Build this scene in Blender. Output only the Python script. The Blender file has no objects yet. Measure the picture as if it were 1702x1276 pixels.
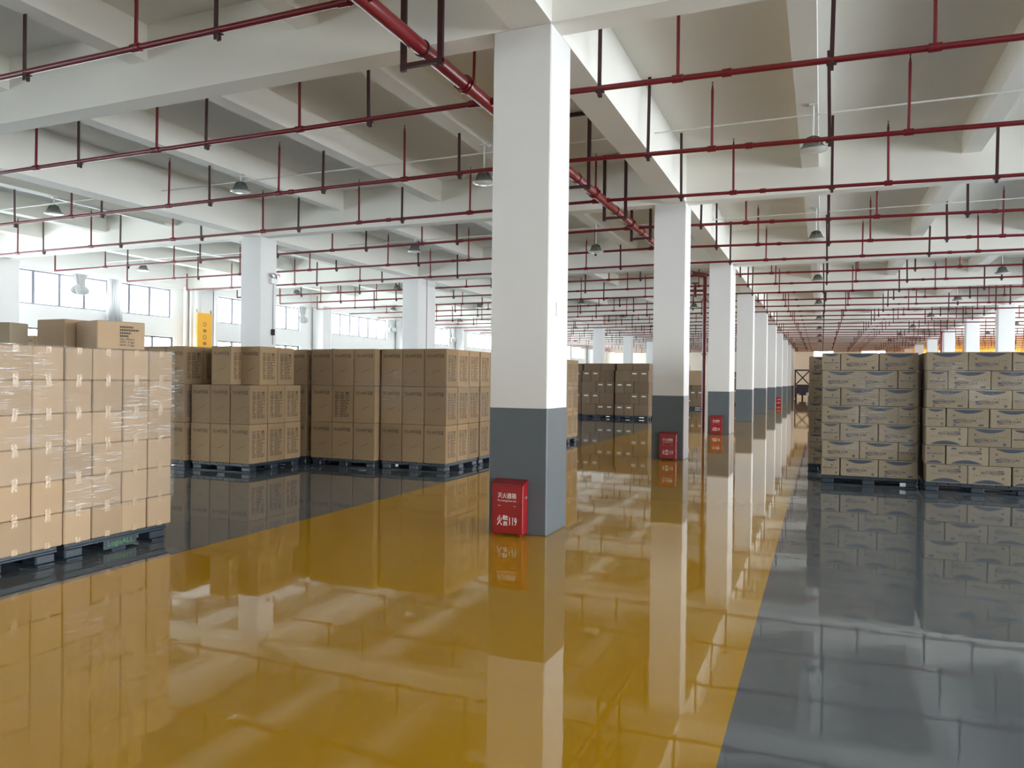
import bpy, math, random
from mathutils import Vector, Matrix
random.seed(7)
C = bpy.context.scene.collection
SC = bpy.context.scene
# ---------------------------------------------------------------- camera
W_PX, F_PX, EYE = 1702.0, 1237.5, 1.6
yaw, pitch, roll = math.radians(22.57), math.radians(-0.34), math.radians(0.63)
fwd = Vector((-math.sin(yaw)*math.cos(pitch), math.cos(yaw)*math.cos(pitch), math.sin(pitch)))
rgt = Vector((math.cos(yaw), math.sin(yaw), 0)); up = rgt.cross(fwd)
r2 = rgt*math.cos(roll)+up*math.sin(roll); u2 = -rgt*math.sin(roll)+up*math.cos(roll)
cam = bpy.data.cameras.new('camera'); cam.lens = 36*F_PX/W_PX; cam.sensor_width = 36
cam.clip_end = 400
co = bpy.data.objects.new('camera', cam); C.objects.link(co)
co.matrix_world = Matrix(((r2.x,u2.x,-fwd.x,0),(r2.y,u2.y,-fwd.y,0),(r2.z,u2.z,-fwd.z,EYE),(0,0,0,1)))
SC.camera = co
# ---------------------------------------------------------------- sky: even bright overcast
wd = bpy.data.worlds.new('overcast_sky'); SC.world = wd; wd.use_nodes = True
bg = wd.node_tree.nodes['Background']
bg.inputs[0].default_value = (0.90, 0.955, 1.0, 1); bg.inputs[1].default_value = 6.0
SC.view_settings.view_transform = 'Standard'; SC.view_settings.look = 'None'
SC.view_settings.gamma = 1; SC.view_settings.use_curve_mapping = False
SC.view_settings.exposure = 1.5
try:
    SC.cycles.max_bounces = 10; SC.cycles.diffuse_bounces = 6; SC.cycles.glossy_bounces = 4
    SC.cycles.transparent_max_bounces = 12; SC.cycles.sample_clamp_indirect = 6
    SC.cycles.use_denoising = True; SC.cycles.caustics_reflective = False; SC.cycles.caustics_refractive = False
except Exception: pass
XL, XR, YB, YF = -24.4, 18.9, -17.6, 88.6          # inner faces of the outer walls
def portal(loc, rot, sx, sy):
    l = bpy.data.lights.new('window_portal', 'AREA'); l.shape = 'RECTANGLE'; l.size = sx; l.size_y = sy
    l.cycles.is_portal = True
    o = bpy.data.objects.new('window_portal', l); C.objects.link(o); o.location = loc; o.rotation_euler = rot
for a, b in ((YB, 8), (8, 24), (24, 50), (50, YF)):
    portal((XL-.35, (a+b)/2, 3.0), (0, -math.pi/2, 0), 5, b-a)
    portal((XR+.35, (a+b)/2, 3.0), (0, math.pi/2, 0), 5, b-a)
# ---------------------------------------------------------------- materials
def mat(name, col, rough=.6, noise=0.0, nscale=4.0, metal=0.0, bump=0.0, bscale=60, spec=.5, emit=None, stretch=None, coat=0):
    m = bpy.data.materials.new(name); m.use_nodes = True
    nt = m.node_tree; b = nt.nodes['Principled BSDF']
    b.inputs['Base Color'].default_value = (*col, 1); b.inputs['Roughness'].default_value = rough
    b.inputs['Metallic'].default_value = metal; b.inputs['Specular IOR Level'].default_value = spec
    if coat: b.inputs['Coat Weight'].default_value = coat; b.inputs['Coat Roughness'].default_value = .05
    tc = nt.nodes.new('ShaderNodeTexCoord')
    src = tc.outputs['Object']
    if stretch:
        mp = nt.nodes.new('ShaderNodeMapping'); mp.inputs['Scale'].default_value = stretch
        nt.links.new(src, mp.inputs[0]); src = mp.outputs[0]
    if noise:
        n = nt.nodes.new('ShaderNodeTexNoise'); n.inputs['Scale'].default_value = nscale; n.inputs['Detail'].default_value = 5
        r = nt.nodes.new('ShaderNodeMapRange'); r.inputs['To Min'].default_value = 1-noise; r.inputs['To Max'].default_value = 1+noise
        mx = nt.nodes.new('ShaderNodeMix'); mx.data_type = 'RGBA'; mx.blend_type = 'MULTIPLY'; mx.inputs['Factor'].default_value = 1
        nt.links.new(src, n.inputs['Vector']); nt.links.new(n.outputs['Fac'], r.inputs['Value'])
        mx.inputs['A'].default_value = (*col, 1); nt.links.new(r.outputs[0], mx.inputs['B'])
        nt.links.new(mx.outputs['Result'], b.inputs['Base Color'])
    if bump:
        n2 = nt.nodes.new('ShaderNodeTexNoise'); n2.inputs['Scale'].default_value = bscale; n2.inputs['Detail'].default_value = 3
        bp = nt.nodes.new('ShaderNodeBump'); bp.inputs['Strength'].default_value = bump; bp.inputs['Distance'].default_value = .02
        nt.links.new(src, n2.inputs['Vector']); nt.links.new(n2.outputs['Fac'], bp.inputs['Height']); nt.links.new(bp.outputs[0], b.inputs['Normal'])
    if emit: b.inputs['Emission Color'].default_value = (*emit[0], 1); b.inputs['Emission Strength'].default_value = emit[1]
    return m
def card_mat(name, col):
    m = mat(name, col, rough=.75, noise=.10, nscale=2.5, bump=.08, bscale=14, spec=.25)
    nt = m.node_tree; b = nt.nodes['Principled BSDF']          # every carton a slightly different board
    oi = nt.nodes.new('ShaderNodeObjectInfo'); hs = nt.nodes.new('ShaderNodeHueSaturation')
    r = nt.nodes.new('ShaderNodeMapRange'); r.inputs['To Min'].default_value = .88; r.inputs['To Max'].default_value = 1.12
    nt.links.new(oi.outputs['Random'], r.inputs['Value']); nt.links.new(r.outputs[0], hs.inputs['Value'])
    nt.links.new(b.inputs['Base Color'].links[0].from_socket, hs.inputs['Color']); nt.links.new(hs.outputs[0], b.inputs['Base Color'])
    return m
M = {}
M['white'] = mat('painted_concrete', (.86, .845, .785), .85, noise=.04, nscale=1.2, bump=.06, bscale=9)
M['slab'] = mat('slab_concrete', (.84, .825, .775), .9, noise=.05, nscale=.7, bump=.05, bscale=6)
M['colw'] = mat('column_paint', (.73, .725, .715), .55, noise=.03, nscale=2, bump=.05, bscale=8)
M['band'] = mat('grey_wall_paint', (.11, .132, .148), .42, noise=.06, nscale=3, bump=.05, bscale=10)
M['wall'] = mat('wall_paint', (.82, .82, .80), .8, noise=.03, nscale=1)
M['cream'] = mat('cream_wall_paint', (.84, .77, .66), .8, noise=.03, nscale=1)
M['red'] = mat('red_pipe_paint', (.15, .007, .012), .3, noise=.12, nscale=6, spec=.5)
M['darkred'] = mat('dark_red_steel', (.04, .008, .009), .5, noise=.1, nscale=9)
M['steel'] = mat('galvanised_steel', (.55, .56, .56), .35, metal=.8, noise=.1, nscale=20)
M['lampbody'] = mat('lamp_casting', (.22, .24, .22), .5, metal=.5, noise=.1, nscale=20)
M['lampglass'] = mat('lamp_glass', (.85, .86, .84), .15)
M['conduit'] = mat('white_conduit', (.78, .77, .73), .5, noise=.04)
M['frame'] = mat('window_frame_paint', (.22, .22, .28), .5, noise=.04)
M['black'] = mat('black_frame_paint', (.02, .02, .022), .45, noise=.1)
M['card'] = card_mat('plain_cardboard', (.43, .305, .19))
M['card2'] = card_mat('printed_cardboard', (.315, .212, .118))
M['card3'] = card_mat('pale_cardboard', (.29, .235, .165))
M['card4'] = card_mat('brown_cardboard', (.20, .14, .09))
M['ink'] = mat('black_ink', (.035, .028, .022), .7, noise=.2, nscale=30)
M['inkd'] = mat('brown_black_ink', (.085, .058, .035), .7, noise=.2, nscale=30)
M['inkb'] = mat('navy_ink', (.045, .05, .085), .6, noise=.2, nscale=30)
M['swoosh'] = mat('blue_grey_ink', (.045, .058, .085), .6, noise=.15, nscale=10)
M['inkf'] = mat('faint_brown_ink', (.17, .11, .06), .7, noise=.2, nscale=30)
M['paper'] = mat('white_paper', (.75, .75, .74), .6, noise=.03)
M['tape'] = mat('clear_brown_tape', (.50, .36, .22), .12, noise=.08, nscale=20, bump=.3, bscale=40)
M['pallet'] = mat('blue_grey_plastic', (.028, .040, .054), .4, noise=.25, nscale=8, bump=.1, bscale=30)
M['green'] = mat('green_ink', (.10, .30, .09), .5, noise=.1)
M['exred'] = mat('red_enamel', (.30, .003, .007), .28, noise=.05, nscale=5, coat=.5)
M['whiteink'] = mat('white_lettering', (.85, .85, .85), .5, noise=.02)
M['orange'] = mat('orange_enamel', (.85, .42, .03), .45, noise=.04)
M['cloth'] = mat('white_curtain_cloth', (.50, .505, .51), .9, noise=.08, nscale=6, bump=.2, bscale=20)
M['rubber'] = mat('black_rubber', (.015, .015, .016), .7, noise=.1)
M['purple'] = mat('dark_machine_paint', (.035, .025, .045), .5, noise=.1)
def floor_mat(name, col, noise):
    m = mat(name, col, .045, noise=noise, nscale=.45, spec=.5)
    nt = m.node_tree; b = nt.nodes['Principled BSDF']
    b.inputs['Coat Weight'].default_value = .15; b.inputs['Coat Roughness'].default_value = .012; b.inputs['Coat IOR'].default_value = 1.5; b.inputs['Roughness'].default_value = .03
    tc = nt.nodes['Texture Coordinate']
    def nz(sc, de, dist):
        n = nt.nodes.new('ShaderNodeTexNoise'); n.inputs['Scale'].default_value = sc; n.inputs['Detail'].default_value = de
        n.inputs['Distortion'].default_value = dist; nt.links.new(tc.outputs['Object'], n.inputs['Vector']); return n
    a, c = nz(.9, 2, .3), nz(6, 2, .2)
    b1 = nt.nodes.new('ShaderNodeBump'); b1.inputs['Strength'].default_value = 1; b1.inputs['Distance'].default_value = .0006
    b2 = nt.nodes.new('ShaderNodeBump'); b2.inputs['Strength'].default_value = 1; b2.inputs['Distance'].default_value = .00032
    nt.links.new(a.outputs['Fac'], b1.inputs['Height']); nt.links.new(c.outputs['Fac'], b2.inputs['Height'])
    nt.links.new(b1.outputs[0], b2.inputs['Normal'])
    nt.links.new(b2.outputs[0], b.inputs['Normal']); nt.links.new(b2.outputs[0], b.inputs['Coat Normal'])
    return m
M['floorg'] = floor_mat('grey_epoxy', (.145, .168, .188), .10)
M['floory'] = floor_mat('ochre_epoxy', (.57, .305, .006), .05)
def glass_mat():
    m = bpy.data.materials.new('window_glass'); m.use_nodes = True; nt = m.node_tree; nt.nodes.clear()
    o = nt.nodes.new('ShaderNodeOutputMaterial'); t = nt.nodes.new('ShaderNodeBsdfTransparent'); g = nt.nodes.new('ShaderNodeBsdfGlossy')
    g.inputs['Roughness'].default_value = .03; t.inputs[0].default_value = (.95, .97, .97, 1)
    lw = nt.nodes.new('ShaderNodeLayerWeight'); x = nt.nodes.new('ShaderNodeMixShader')
    f = nt.nodes.new('ShaderNodeMath'); f.operation = 'POWER'; f.inputs[1].default_value = 5
    nt.links.new(lw.outputs['Facing'], f.inputs[0])
    nt.links.new(f.outputs[0], x.inputs[0]); nt.links.new(t.outputs[0], x.inputs[1]); nt.links.new(g.outputs[0], x.inputs[2])
    nt.links.new(x.outputs[0], o.inputs[0]); return m
M['glass'] = glass_mat()
def sheer(name, col):
    m = bpy.data.materials.new(name); m.use_nodes = True; nt = m.node_tree; nt.nodes.clear()
    o = nt.nodes.new('ShaderNodeOutputMaterial'); t = nt.nodes.new('ShaderNodeBsdfTranslucent'); g = nt.nodes.new('ShaderNodeBsdfDiffuse')
    t.inputs[0].default_value = (*col, 1); g.inputs[0].default_value = (*col, 1)
    x = nt.nodes.new('ShaderNodeMixShader'); x.inputs[0].default_value = .35
    nt.links.new(t.outputs[0], x.inputs[1]); nt.links.new(g.outputs[0], x.inputs[2]); nt.links.new(x.outputs[0], o.inputs[0]); return m
M['osheer'] = sheer('orange_sheer_cloth', (.95, .45, .06))
M['wsheer'] = sheer('white_sheer_cloth', (.62, .62, .62))
def wrap_mat(name, base, amt, sc, rot, seed):
    m = bpy.data.materials.new(name); m.use_nodes = True; nt = m.node_tree; nt.nodes.clear()
    N = nt.nodes.new; Lk = nt.links.new
    o = N('ShaderNodeOutputMaterial'); t = N('ShaderNodeBsdfTransparent'); g = N('ShaderNodeBsdfGlossy'); d = N('ShaderNodeBsdfDiffuse')
    t.inputs[0].default_value = (.97, .97, .97, 1); g.inputs['Roughness'].default_value = .22; d.inputs[0].default_value = (.85, .84, .82, 1)
    tc = N('ShaderNodeTexCoord'); mp = N('ShaderNodeMapping'); mp.inputs['Scale'].default_value = sc
    mp.inputs['Rotation'].default_value = rot; mp.inputs['Location'].default_value = (seed, seed*1.7, seed*.6)
    n = N('ShaderNodeTexNoise'); n.inputs['Scale'].default_value = 3; n.inputs['Detail'].default_value = 7; n.inputs['Roughness'].default_value = .62
    Lk(tc.outputs['Object'], mp.inputs[0]); Lk(mp.outputs[0], n.inputs['Vector'])
    r = N('ShaderNodeValToRGB'); r.color_ramp.elements[0].position = .53; r.color_ramp.elements[1].position = .62
    Lk(n.outputs['Fac'], r.inputs[0])
    n2 = N('ShaderNodeTexNoise'); n2.inputs['Scale'].default_value = 1.6; Lk(tc.outputs['Object'], n2.inputs['Vector'])
    r2 = N('ShaderNodeValToRGB'); r2.color_ramp.elements[0].position = .45; r2.color_ramp.elements[1].position = .62
    Lk(n2.outputs['Fac'], r2.inputs[0])
    mu = N('ShaderNodeMath'); mu.operation = 'MULTIPLY'; Lk(r.outputs[0], mu.inputs[0]); Lk(r2.outputs[0], mu.inputs[1])
    bp = N('ShaderNodeBump'); bp.inputs['Strength'].default_value = .8; bp.inputs['Distance'].default_value = .01; Lk(n.outputs['Fac'], bp.inputs['Height'])
    Lk(bp.outputs[0], g.inputs['Normal'])
    gd = N('ShaderNodeMixShader'); gd.inputs[0].default_value = .45; Lk(g.outputs[0], gd.inputs[1]); Lk(d.outputs[0], gd.inputs[2])  # whitish diffuse share paints highlight streaks into the film
    sc2 = N('ShaderNodeMath'); sc2.operation = 'MULTIPLY_ADD'; sc2.inputs[1].default_value = amt; sc2.inputs[2].default_value = base
    Lk(mu.outputs[0], sc2.inputs[0])
    x = N('ShaderNodeMixShader'); Lk(sc2.outputs[0], x.inputs[0]); Lk(t.outputs[0], x.inputs[1]); Lk(gd.outputs[0], x.inputs[2])
    Lk(x.outputs[0], o.inputs[0]); return m
M['wrap'] = wrap_mat('stretch_film', .07, .55, (1, 1.9, 30), (.30, 0, 0), 3.1)
M['wrap2'] = wrap_mat('stretch_film_thin', .02, .4, (1.6, 1.6, 40), (0, 0, 0), 8.2)
# ---------------------------------------------------------------- mesh builder
class MB:
    def __init__(s): s.v = []; s.f = []
    def box(s, x0, y0, z0, x1, y1, z1):
        b = len(s.v)
        s.v += [(x0,y0,z0),(x1,y0,z0),(x1,y1,z0),(x0,y1,z0),(x0,y0,z1),(x1,y0,z1),(x1,y1,z1),(x0,y1,z1)]
        s.f += [tuple(b+i for i in q) for q in ((0,3,2,1),(4,5,6,7),(0,1,5,4),(1,2,6,5),(2,3,7,6),(3,0,4,7))]
        return s
    def cyl(s, p, q, r, n=10, r2=None, caps=True):
        p, q = Vector(p), Vector(q); d = (q-p).normalized(); r2 = r if r2 is None else r2
        a = d.orthogonal().normalized(); c = d.cross(a); b = len(s.v)
        for k in range(n):
            t = 2*math.pi*k/n; e = a*math.cos(t)+c*math.sin(t)
            s.v.append(tuple(p+e*r)); s.v.append(tuple(q+e*r2))
        for k in range(n):
            i, j = b+2*k, b+2*((k+1) % n); s.f.append((i, j, j+1, i+1))
        if caps:
            s.f.append(tuple(b+2*k for k in reversed(range(n)))); s.f.append(tuple(b+2*k+1 for k in range(n)))
        return s
    def lathe(s, prof, c=(0,0,0), n=20):
        b = len(s.v)
        for r, z in prof:
            for k in range(n):
                t = 2*math.pi*k/n; s.v.append((c[0]+r*math.cos(t), c[1]+r*math.sin(t), c[2]+z))
        for i in range(len(prof)-1):
            for k in range(n):
                k2 = (k+1) % n; s.f.append((b+i*n+k, b+i*n+k2, b+(i+1)*n+k2, b+(i+1)*n+k))
        s.f.append(tuple(b+k for k in reversed(range(n)))); s.f.append(tuple(b+(len(prof)-1)*n+k for k in range(n)))
        return s
    def poly(s, pts):
        b = len(s.v); s.v += [tuple(p) for p in pts]; s.f.append(tuple(range(b, b+len(pts)))); return s
    def mesh(s, name, m, smooth=False):
        me = bpy.data.meshes.new(name); me.from_pydata(s.v, [], s.f)
        if m is not None: me.materials.append(m)
        if smooth:
            me.polygons.foreach_set('use_smooth', [True]*len(me.polygons))
            try: me.set_sharp_from_angle(angle=math.radians(40))
            except Exception: pass
        me.update(); return me
    def build(s, name, m, parent=None, loc=None, rot=None, smooth=False):
        return put(name, s.mesh(name, m, smooth), parent, loc, rot)
def put(name, me, parent=None, loc=None, rot=None):
    o = bpy.data.objects.new(name, me); C.objects.link(o)
    if parent is not None: o.parent = parent
    if loc: o.location = loc
    if rot: o.rotation_euler = rot
    return o
def empty(name, loc=(0,0,0), rz=0):
    o = bpy.data.objects.new(name, None); C.objects.link(o); o.location = loc; o.rotation_euler = (0,0,rz); o.empty_display_size = .1
    return o
def tag(o, label, cat, group=None, kind=None):
    o['label'] = label; o['category'] = cat
    if group: o['group'] = group
    if kind: o['kind'] = kind
    return o
def struct(o, label=None):
    o['kind'] = 'structure'
    if label: o['label'] = label
    return o
def bevel(me, w, seg=1):
    import bmesh
    bm = bmesh.new(); bm.from_mesh(me)
    bmesh.ops.bevel(bm, geom=list(bm.edges), offset=w, segments=seg, affect='EDGES', profile=.6)
    bm.to_mesh(me); bm.free(); return me
ORD = ['zeroth','first','second','third','fourth','fifth','sixth','seventh','eighth','ninth','tenth','eleventh','twelfth','thirteenth','fourteenth','fifteenth','sixteenth','seventeenth','eighteenth','nineteenth','twentieth']
def ordn(n):
    if n <= 20: return ORD[n]
    t = {2:'twenty',3:'thirty',4:'forty'}[n//10]
    return t+'-'+ORD[n % 10] if n % 10 else {2:'twentieth',3:'thirtieth',4:'fortieth'}[n//10]
# text -> list of polygons via curve conversion (cached)
_tc = {}
def text_geo(s, size=1.0, bold=0.0):
    k = (s, size, bold)
    if k not in _tc:
        cu = bpy.data.curves.new('lettering', 'FONT'); cu.body = s; cu.size = size; cu.align_x = 'CENTER'; cu.align_y = 'CENTER'
        cu.resolution_u = 2; cu.offset = bold
        o = bpy.data.objects.new('lettering', cu); C.objects.link(o)
        dg = bpy.context.evaluated_depsgraph_get(); me = bpy.data.meshes.new_from_object(o.evaluated_get(dg))
        _tc[k] = ([tuple(v.co) for v in me.vertices], [tuple(p.vertices) for p in me.polygons])
        bpy.data.objects.remove(o); bpy.data.meshes.remove(me); bpy.data.curves.remove(cu)
    return _tc[k]
def add_text(mb, s, cx, cy, size, w=None, bold=0.0, rot=0.0, plane='xz', off=0.0, yscale=1.0):
    """lettering in a face plane; plane xz = seen from -y, yz = seen from +x"""
    v, f = text_geo(s, 1.0, bold)
    xs = [p[0] for p in v]; sx = size
    if w: sx = w/(max(xs)-min(xs))
    b = len(mb.v); cr, sr = math.cos(rot), math.sin(rot)
    for x, y, z in v:
        a, c = x*sx, y*size*yscale; a, c = a*cr-c*sr+cx, a*sr+c*cr+cy
        mb.v.append((a, off, c) if plane == 'xz' else (off, a, c))
    mb.f += [tuple(b+i for i in q) for q in f]
def rect(mb, x0, z0, x1, z1, plane='xz', off=0.0):
    if plane == 'xz': mb.poly([(x0,off,z0),(x1,off,z0),(x1,off,z1),(x0,off,z1)])
    else: mb.poly([(off,x0,z0),(off,x1,z0),(off,x1,z1),(off,x0,z1)])
def disc(mb, cx, cz, r, n=14, plane='xz', off=0.0, ring=0):
    P = lambda a, c: (a, off, c) if plane == 'xz' else (off, a, c)
    o = [P(cx+r*math.cos(2*math.pi*k/n), cz+r*math.sin(2*math.pi*k/n)) for k in range(n)]
    if not ring: mb.poly(o); return
    i = [P(cx+ring*math.cos(2*math.pi*k/n), cz+ring*math.sin(2*math.pi*k/n)) for k in range(n)]
    for k in range(n): mb.poly([o[k], o[(k+1) % n], i[(k+1) % n], i[k]])
# ================================================================ SETTING
L, Y1 = 8.136, 7.144
CX = {'main': -2.576, 'left': -13.43, 'right': 8.02, 'window': -23.65, 'side': 18.62}
CW, CD, BZ, SZ, GZ = .643, .622, 5.232, 6.17, 1.3136
NB = 10
struct(MB().box(XL-.4, YB-.4, -.12, XR+.4, YF+.4, 0).build('floor', M['floorg']), 'glossy grey epoxy warehouse floor')
struct(MB().box(-5.34, YB, 0, -.385, YF, .0015).build('trim_1', M['floory']), 'wide glossy ochre yellow painted traffic lane')
ceil = struct(MB().box(XL-.4, YB-.4, SZ, XR+.4, YF+.4, SZ+.25).build('ceiling', M['slab']), 'white painted concrete ceiling slab')
def part(mb, name, m, parent): return mb.build(name, m, parent)
beam_mesh = {}
def beam(x0, y0, z0, x1, y1, z1):
    k = tuple(round(a, 3) for a in (x1-x0, y1-y0, z1-z0))
    if k not in beam_mesh: beam_mesh[k] = MB().box(0,0,0,x1-x0,y1-y0,z1-z0).mesh('beam', M['white'])
    put('beam', beam_mesh[k], ceil, (x0, y0, z0))
for k in range(-3, NB):
    y = Y1+k*L
    beam(XL, y, BZ, XR, y+.32, SZ)
    if k == 2: beam(XL, y+.70, BZ, XR, y+1.02, SZ)
    ya = y+(1.02 if k == 2 else .32)
    for xr in (CX['main'], CX['left'], CX['right']):
        beam(xr-.45, ya, BZ, xr, y+L, SZ)
    for n in range(0, 4):                       # secondary beams between the column rows
        for base, d in ((-2.9, 2.65), (-2.9, -2.71), (-13.76, -2.7), (7.75, 2.7)):
            if n == 0: continue
            xc = base+d*n
            if XL+.3 < xc < XR-.3: beam(xc-.15, ya, 5.70, xc+.15, y+L, SZ)
# walls with window openings ------------------------------------------------
def wall_y(name, x0, x1, wins, ztop=SZ, m='wall', label=None):
    """wall in a plane x = const; wins = (y0, y1, z0, z1)"""
    mb = MB(); ys = sorted({YB-.3, YF+.3}|{w[0] for w in wins}|{w[1] for w in wins})
    for a, b in zip(ys[:-1], ys[1:]):
        z = 0.0
        for w in sorted([w for w in wins if w[0] <= a and w[1] >= b], key=lambda w: w[2]):
            mb.box(x0, a, z, x1, b, w[2]); z = w[3]
        mb.box(x0, a, z, x1, b, ztop)
    return struct(mb.build(name, M[m]), label)
winL, winR, added_doors = [], [], []
for k in range(-3, NB):
    c = Y1+k*L+.31
    if k == 1: winL += [(15.95, 22.62, 3.95, 5.10, 7), (16.2, 22.75, 1.0, 3.17, 7)]
    else: winL += [(c+1.40, c+L-1.15, 3.95, 5.10, 6), (c+1.40, c+L-1.15, 1.0, 3.17, 6)]
    if -3 <= k <= 5: added_doors.append((c+.5, c+L-.5, 0.0, 5.15))
    else: winR += [(c+.6, c+L-.6, 3.60, 5.10, 7), (c+.6, c+L-.6, .8, 3.35, 7)]
wall_y('wall_left', XL-.28, XL, winL, label='white painted wall with two bands of windows')
wall_y('wall_right', XR, XR+.28, winR+added_doors, label='white wall of large windows')
wn = [0]
pane_cache = {}
def window_y(x, y0, y1, z0, z1, n, near, fm, lab):
    wn[0] += 1
    w = struct(empty('window_%d' % wn[0], (x, y0, z0)), lab)
    W_, H = y1-y0, z1-z0; t = .05
    fr = MB().box(-.04,0,0,.04,W_,t).box(-.04,0,H-t,.04,W_,H).box(-.04,0,t,.04,t,H-t).box(-.04,W_-t,t,.04,W_,H-t)
    fr.build('window_frame', fm, w)
    pw = (W_-2*t)/n
    key = (round(pw,3), round(H,3))
    if key not in pane_cache:
        pane_cache[key] = (MB().box(-.004,0,0,.004,pw-.05,H-2*t).mesh('pane', M['glass']), MB().box(-.03,-.025,0,.03,.075,H-2*t).mesh('mullion', M['frame']))
    pm, mm = pane_cache[key]
    if near:
        for i in range(n):
            put('pane', pm, w, (0, t+i*pw+.025, t))
            if i: put('mullion', mm, w, (0, t+i*pw-.025, t))
    else:
        a, b = MB(), MB()
        for i in range(n):
            a.box(-.004, t+i*pw+.025, t, .004, t+(i+1)*pw-.025, H-t)
            if i: b.box(-.03, t+i*pw-.05, t, .03, t+i*pw+.05, H-t)
        a.build('pane', M['glass'], w); b.build('mullion', fm, w)
for i, w in enumerate(winL):
    k = i//2-3
    lo = w[2] < 2
    window_y(XL-.14, w[0], w[1], w[2], w[3], w[4], 1 <= k <= 6, M['black'] if lo else M['frame'],
             ('low black framed' if lo else 'high grey framed')+(' window strip in the left wall, bay %d from the camera' % k if k > 0 else ' window strip in the left wall behind the camera'))
for i, w in enumerate(winR): window_y(XR+.14, w[0], w[1], w[2], w[3], w[4], False, M['frame'], None)
def wall_x(name, y0, y1, wins, m, label=None):
    mb = MB(); xs = sorted({XL-.28, XR+.28}|{w[0] for w in wins}|{w[1] for w in wins})
    for a, b in zip(xs[:-1], xs[1:]):
        z = 0.0
        for w in [w for w in wins if w[0] <= a and w[1] >= b]: mb.box(a, y0, z, b, y1, w[2]); z = w[3]
        mb.box(a, y0, z, b, y1, SZ)
    return struct(mb.build(name, M[m]), label)
def window_x(y, x0, x1, z0, z1, n):
    wn[0] += 1; w = struct(empty('window_%d' % wn[0], (x0, y, z0))); W_, H, t = x1-x0, z1-z0, .06
    MB().box(0,-.04,0,W_,.04,t).box(0,-.04,H-t,W_,.04,H).box(0,-.04,t,t,.04,H-t).box(W_-t,-.04,t,W_,.04,H-t).build('window_frame', M['frame'], w)
    a, b = MB(), MB(); pw = (W_-2*t)/n
    for i in range(n):
        a.box(t+i*pw+.02, -.004, t, t+(i+1)*pw-.02, .004, H-t)
        if i: b.box(t+i*pw-.03, -.03, t, t+i*pw+.03, .03, H-t)
    a.build('pane', M['glass'], w); b.build('mullion', M['frame'], w)
wb = [(-23.0+i*6.9, -23.0+i*6.9+5.6, 3.95, 5.1) for i in range(6)]
wall_x('wall_back', YB-.28, YB, [], 'wall')
for i, w in enumerate(added_doors):                      # unseen open doorways, added to let strong side light in
    d_ = struct(empty('door_%d' % (i+1), (XR+.14, w[0], 0)), 'unseen open doorway added in the right wall for side light')
    MB().box(-.16,-.12,0,.16,0,5.15).box(-.16,w[1]-w[0],0,.16,w[1]-w[0]+.12,5.15).build('door_frame', M['frame'], d_)
wf = [(-.86, 1.2, 4.3, 5.17), (3.9, 6.3, 4.6, 5.15), (9.0, 13.5, 3.0, 5.2), (14.0, 18.4, 3.0, 5.2)]
wall_x('wall_front', YF, YF+.28, wf, 'cream', 'far cream end wall')
for w in wf: window_x(YF+.14, *w, 3)
# ---------------------------------------------------------------- columns
colm = MB().box(0,0,0,CW,CD,BZ).mesh('column', M['colw']); bevel(colm, .012)
bandm = MB().box(-.004,-.004,0,CW+.004,CD+.004,GZ).mesh('painted_band', M['band']); bevel(bandm, .012)
rowname = {'main': 'row along the yellow lane', 'left': 'row on the left behind the cartons', 'right': 'row on the right of the frame', 'window': 'row along the left window wall', 'side': 'row along the right window wall'}
def column(row, x, y, lab):
    c = tag(put('column', colm, None, (x-CW, y, 0)), lab, 'column', 'columns of the '+rowname[row])
    put('painted_band', bandm, c)
    return c
for row in ('main', 'left', 'right', 'window', 'side'):
    for k in range(-1, NB):
        y = Y1+k*L
        n = k+1
        if row == 'main':
            lab = {0: 'nearest big white square column with grey base, red fire box in front', 1: 'second white column from the camera beside the yellow lane'}.get(k, '%s white column from the camera in the %s' % (ordn(n), rowname[row])) if k >= 0 else 'white column behind the camera in the lane row'
        else: lab = ('%s white column with grey base in the %s' % (ordn(max(n, 0)), rowname[row])) if k >= 0 else 'white column behind the camera in the %s' % rowname[row]
        column(row, CX[row], y, lab)
        if k == 2 and row in ('main', 'left', 'right'):
            column(row, CX[row], y+.70, 'twin column right behind the third column of the %s' % rowname[row])
# ================================================================ SPRINKLER NETWORK
PZ = 5.05
tees = [-1.5, -4.1, -6.72, -9.43, -12.15, -14.97, -17.78, -20.7, 1.0, 3.65, 6.3, 9.0, 11.7, 14.4, 17.0]
hangs = [-2.47, -5.6, -8.4, -11.1, -14.0, -16.75, -19.65, .08, 2.54, 5.2, 7.0, 10.4, 13.2, 16.0]
def pz(x, k):
    if x > -3.9: return PZ-.022*(x+3.9) if k < 6 else PZ-.008*(x+3.9)
    return PZ-(.005 if k >= 2 else 0)*(-3.9-x)
risers = {}
tee_m = MB().cyl((-.06,0,0),(.06,0,0),.045,10).mesh('tee_fitting', M['red'], True)
head_m = MB().lathe([(.012,0),(.012,.03),(.006,.035),(.006,.07),(.016,.072),(.016,.076)], n=8).mesh('sprinkler_head', M['darkred'], True)
def riser_mesh(h):
    h = round(h, 2)
    if h not in risers: risers[h] = MB().cyl((0,0,0),(0,0,h),.02,8).cyl((0,0,h),(0,0,h+.03),.02,8,.013).mesh('riser', M['red'], True)
    return risers[h], h
hang_c = {}
def hang_mesh(h):
    h = round(h, 2)
    if h not in hang_c:
        hang_c[h] = MB().box(-.022,-.012,-.10,.022,-.030,h).box(-.022,.012,-.10,.022,.030,.04).box(-.05,-.035,-.045,.05,.035,-.033).mesh('hanger', M['darkred'])
    return hang_c[h], h
nbr = 0
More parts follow.
